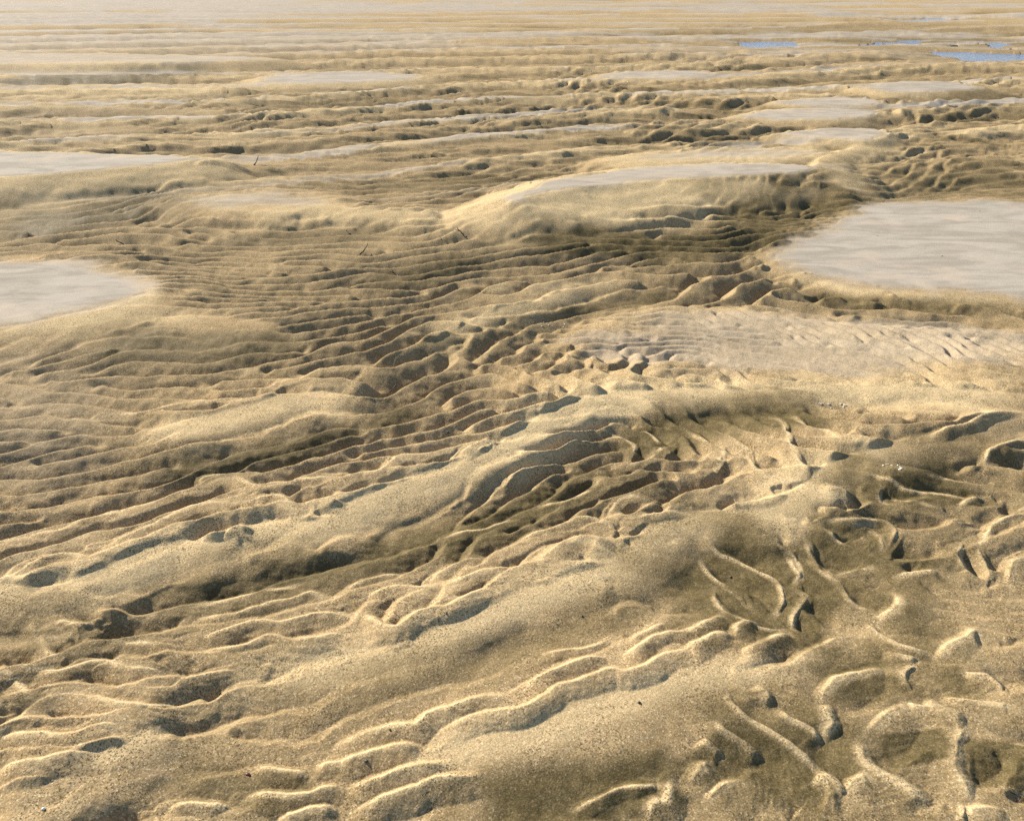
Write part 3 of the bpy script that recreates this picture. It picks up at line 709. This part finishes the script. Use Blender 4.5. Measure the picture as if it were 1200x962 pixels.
# ------------------------------------------------------------------ the ground, its silt sheets, the pools
link('ground', grid_mesh('ground', 0, NR, 0, NC, Z, dict(damp=DAMP*(1-.92*CREST), dry_lit=np.maximum(DRY_LIT, .85*CREST), silt=SILTA)), SAND, kind='structure',
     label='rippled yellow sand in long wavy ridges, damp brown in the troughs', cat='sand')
LAB = {
 'near_right': 'large smooth pale grey silt flat at the right edge, beyond the long sand ridge',
 'near_left': 'rounded smooth grey silt flat cut off by the left edge of the picture',
 'far_left': 'narrow grey silt sheet on the high bank at the left, behind the rounded flat',
 'centre_ridge': 'long grey silt sheet on top of the steep sand bank in the middle distance',
 'lobe': 'small grey silt sheet on the bright cut lobe behind the steep bank',
 'lobe_two': 'thin grey silt sheet just behind the bright cut lobe, second of the stepped sheets',
 'lobe_three': 'thin grey silt sheet furthest back of the stepped sheets behind the steep bank',
 'tongue': 'tongue shaped grey silt sheet on the bank below the blue pools',
 'small_far': 'small pale silt sheet far off, left of the tongue shaped one',
 'left_middle': 'pale silt sheet far off at the upper left, with a bright sandy front',
}
for name, c, sl, m in PATCH:
    r0, r1, c0, c1 = sl[0].start, sl[0].stop, sl[1].start, sl[1].stop
    th = 0.0008 + 0.0004*np.clip(R[sl], 0, 20)
    zz = Z[sl] + th*(sst(0.35, 0.75, m)*1.3 - .3)
    link('silt_flat', grid_mesh('silt_flat', r0, r1, c0, c1, zz, dict(damp=DAMP[sl], dry_lit=DRY_LIT[sl], silt=m)  , keep=m > .36), SAND, kind='structure', label=LAB[name], cat='silt flat')

PL = ['blue pool left of the others, alone on the far sand', 'ragged blue pool, middle one of the far row', 'longest blue pool, nearest to the viewer at the right edge',
      'small blue pool just behind the longest one at right', 'faint thin blue pool furthest off near the horizon']
for (sl, sd), lb in zip(POOLZ, PL):
    link('water', grid_mesh('water', sl[0].start, sl[0].stop, sl[1].start, sl[1].stop, np.full(sd.shape, .004), {}, keep=(sd < .55) & (Z[sl] < .03)), wm, kind='structure', label=lb, cat='pool')

# ------------------------------------------------------------------ small things lying on the sand
def surf(px, py):
    z = 0.0
    for _ in range(20):
        x, y = ground(px, py, z)
        rr = int(np.clip(np.searchsorted(-YR, -y), 0, NR-1)); cc = int(np.clip(np.searchsorted(cols, x/XS[rr] + W0/2), 0, NC-1))
        z = .4*z + .6*Z[rr, cc]
    x, y = ground(px, py, z)
    return float(x), float(y), float(z)

def zat(x, y):
    rr = int(np.clip(np.searchsorted(-YR, -y), 0, NR-1)); cc = int(np.clip(np.searchsorted(cols, x/XS[rr] + W0/2), 0, NC-1))
    return float(Z[rr, cc])

def twig(px, py, length, ang, lift, label, rad=.006, fork=True, seed=1):
    r = np.random.default_rng(seed); length *= .62; rad *= .6
    x, y, z = surf(px, py)
    def tube(p, ra):
        V = []; Fc = []
        for k, (q, rr_) in enumerate(zip(p, ra)):
            t = p[min(k+1, len(p)-1)] - p[max(k-1, 0)]; t = t/np.linalg.norm(t)
            a = np.cross(t, (0, 0, 1.0)); a /= np.linalg.norm(a)+1e-9; b_ = np.cross(t, a)
            for i in range(7):
                th = 2*math.pi*i/7
                V.append(q + rr_*(1+.25*r.standard_normal()*.5)*(math.cos(th)*a + math.sin(th)*b_))
            if k:
                o_ = (k-1)*7
                for i in range(7): Fc.append((o_+i, o_+(i+1) % 7, o_+7+(i+1) % 7, o_+7+i))
        n = len(p)*7
        Fc.append(tuple(range(6, -1, -1))); Fc.append(tuple(range(n-7, n)))
        me = bpy.data.meshes.new('twig'); me.from_pydata([tuple(v) for v in V], [], Fc)
        for f in me.polygons: f.use_smooth = True
        return me
    n = 9
    P = []
    for k in range(n):
        s = k/(n-1) - .5
        P.append(np.array([s*length*math.cos(ang), s*length*math.sin(ang), rad*.7 + lift*(s+.5)**1.5]) + r.standard_normal(3)*length*.018)
    length *= 1
    o = link('twig', tube(np.array(P), rad*np.linspace(1.1, .45, n)), BARK, label=label, cat='twig', group='dark twigs lying on the sand')
    o.location = (x, y, z)
    if fork:
        b0 = P[5]; a2 = ang + .9
        Q = [b0 + np.array([math.cos(a2), math.sin(a2), .35])*length*.33*t for t in np.linspace(0, 1, 5)]
        link('side_branch', tube(np.array(Q), rad*np.linspace(.6, .3, 5)), BARK, parent=o)
    return o
twig(301, 193, .16, 1.3, .07, 'dark twig standing up from the sand beside the upper left bank', .010, True, 1)
twig(427, 297, .13, 1.0, .05, 'dark hooked twig on the smooth slope left of centre, leftmost of three', .008, True, 2)
twig(464, 324, .14, 2.4, .03, 'dark forked twig lying on ripples below the two upper twigs', .009, True, 3)
twig(541, 277, .18, 2.3, .05, 'long slanting forked twig under the left end of the steep bank', .009, True, 4)
twig(516, 280, .10, 1.9, .02, 'short dark twig just left of the long slanting one', .007, False, 5)
twig(408, 274, .09, 2.3, .02, 'short dark twig high on the slope left of centre', .007, False, 6)
twig(142, 287, .16, 2.7, .03, 'dark stick on lumpy sand just beyond the rounded grey flat', .010, False, 7)
twig(461, 457, .07, .9, .02, 'thin straight dark stick leaning on contorted sand near the centre', .004, False, 8)

def stone(name, px, py, size, mat, label, cat, group=None, seed=0, flat=.6):
    r = np.random.default_rng(seed+300); size *= .8
    x, y, z = surf(px, py)
    nu, nv = 9, 6
    V = [(0, 0, 1.0)]; Fc = []
    for j in range(1, nv):
        for i in range(nu):
            a = 2*math.pi*i/nu; e = math.pi*j/nv; V.append((math.cos(a)*math.sin(e), math.sin(a)*math.sin(e), math.cos(e)))
    V.append((0, 0, -1.0)); V = np.array(V)
    V *= (1 + .16*r.standard_normal((len(V), 1)))
    V = V*size*.5*np.array([1.0, r.uniform(.6, .95), flat])
    for i in range(nu): Fc.append((0, 1+i, 1+(i+1) % nu)); Fc.append((len(V)-1, len(V)-1-nu+(i+1) % nu, len(V)-1-nu+i))
    for j in range(nv-2):
        for i in range(nu): o_ = 1+j*nu; Fc.append((o_+i, o_+nu+i, o_+nu+(i+1) % nu, o_+(i+1) % nu))
    me = bpy.data.meshes.new(name); me.from_pydata([tuple(v) for v in V], [], Fc)
    for f in me.polygons: f.use_smooth = True
    o = link(name, me, mat, label=label, cat=cat, group=group)
    o.location = (x, y, z + size*flat*.22); o.rotation_euler = (r.uniform(-.4, .4), r.uniform(-.4, .4), r.uniform(0, 6.28))
    return o
stone('pebble', 51, 948, .011, WSTONE, 'single white pebble on the sand at the bottom left', 'pebble', None, 1, .8)
stone('seed', 291, 908, .016, REDS, 'dark red seed on the smooth brown slope at lower left', 'seed', None, 2, .5)
stone('pebble', 525, 507, .016, DSTONE, 'black pebble among tight ripples left of the bright long ridge', 'pebble', 'dark pebbles on the sand', 3)
stone('pebble', 429, 892, .011, DSTONE, 'dark pebble on a low ripple crest at the bottom centre', 'pebble', 'dark pebbles on the sand', 4)
stone('pebble', 457, 855, .009, DSTONE, 'dark pebble on the upper ripple crest, just above the bottom centre one', 'pebble', 'dark pebbles on the sand', 5)
stone('pebble', 749, 823, .011, DSTONE, 'dark pebble on the broad smooth slope below the long double ripple', 'pebble', 'dark pebbles on the sand', 6)
stone('pebble', 682, 722, .009, DSTONE, 'dark pebble high on the brown slope right of centre', 'pebble', 'dark pebbles on the sand', 7)
stone('pebble', 523, 719, .009, DSTONE, 'dark pebble at the foot of a hooked ripple below centre', 'pebble', 'dark pebbles on the sand', 8)
stone('pebble', 856, 676, .010, DSTONE, 'dark pebble on the dark hollow among thin sand ridges at right', 'pebble', 'dark pebbles on the sand', 9)
stone('pebble', 1104, 301, .018, DSTONE, 'dark pebble in the middle of the large right silt flat', 'pebble', 'dark pebbles on the sand', 10)
stone('pebble', 1028, 277, .014, DSTONE, 'dark pebble on the left part of the large right silt flat', 'pebble', 'dark pebbles on the sand', 11)
stone('pebble', 1148, 248, .016, DSTONE, 'dark pebble near the far edge of the large right silt flat', 'pebble', 'dark pebbles on the sand', 12)
r = np.random.default_rng(77)
for q, (cx, cy, sx, sy, n, lb, gr) in enumerate((
    (978, 476, 18, 5, 16, 'pale shell chip in the scatter at the right end of the long ridge', 'shell chips at the end of the long ridge'),
    (1046, 546, 12, 3.5, 10, 'pale shell chip in the scatter on the bright bar right of centre', 'shell chips on the bright bar'),
    (640, 381, 22, 3, 14, 'pale shell chip in the scatter under the crest above centre', 'shell chips under the crest above centre'),
    (510, 346, 16, 3, 8, 'pale shell chip in the scatter on ripples left of centre', 'shell chips on ripples left of centre'))):
    for k in range(n):
        dx = r.uniform(-1, 1)
        stone('shell_chip', cx + dx*sx, cy + dx*sy*.5 + r.uniform(-1, 1)*sy*1.0, r.uniform(.006, .015), SHELL if r.random() < .75 else DSTONE if False else SHELL, lb, 'shell', gr, 500+q*50+k, .4)

# ------------------------------------------------------------------ light
SUN_EL, SUN_AZ = 29.0, -48.0        # azimuth from the view direction, minus is left
el, az = math.radians(SUN_EL), math.radians(SUN_AZ)
d = np.array([math.sin(az)*math.cos(el), math.cos(az)*math.cos(el), math.sin(el)])
sun = bpy.data.lights.new('sun', 'SUN'); sun.energy = 4.2; sun.angle = math.radians(.6); sun.color = (1, .935, .82)
so = bpy.data.objects.new('sun', sun); COL.objects.link(so)
from mathutils import Vector
so.rotation_euler = Vector(d).to_track_quat('Z', 'Y').to_euler()
wd = bpy.data.worlds.new('World'); S.world = wd; wd.use_nodes = True
nt = wd.node_tree; bg = nt.nodes['Background']; sk = nt.nodes.new('ShaderNodeTexSky'); sk.sky_type = 'NISHITA'
sk.sun_disc = False; sk.sun_elevation = el; sk.sun_rotation = az; sk.air_density = 1.0; sk.dust_density = .6; sk.ozone_density = 2.0
nt.links.new(sk.outputs[0], bg.inputs[0]); bg.inputs[1].default_value = .07

cam = bpy.data.cameras.new('camera'); co = bpy.data.objects.new('camera', cam); COL.objects.link(co)
co.location = (0, 0, CAM_H); co.rotation_euler = (math.pi/2 - PITCH, 0, 0)
cam.sensor_fit = 'HORIZONTAL'; cam.sensor_width = 36; cam.lens = F/W0*36; cam.clip_start = .05; cam.clip_end = 40000
S.camera = co
S.view_settings.view_transform = 'Standard'; S.view_settings.look = 'None'; S.view_settings.exposure = 1.25; S.view_settings.gamma = 1
S.view_settings.use_curve_mapping = False
S.cycles.max_bounces = 4; S.cycles.use_denoising = False
print('done', round(time.time()-T0, 1))
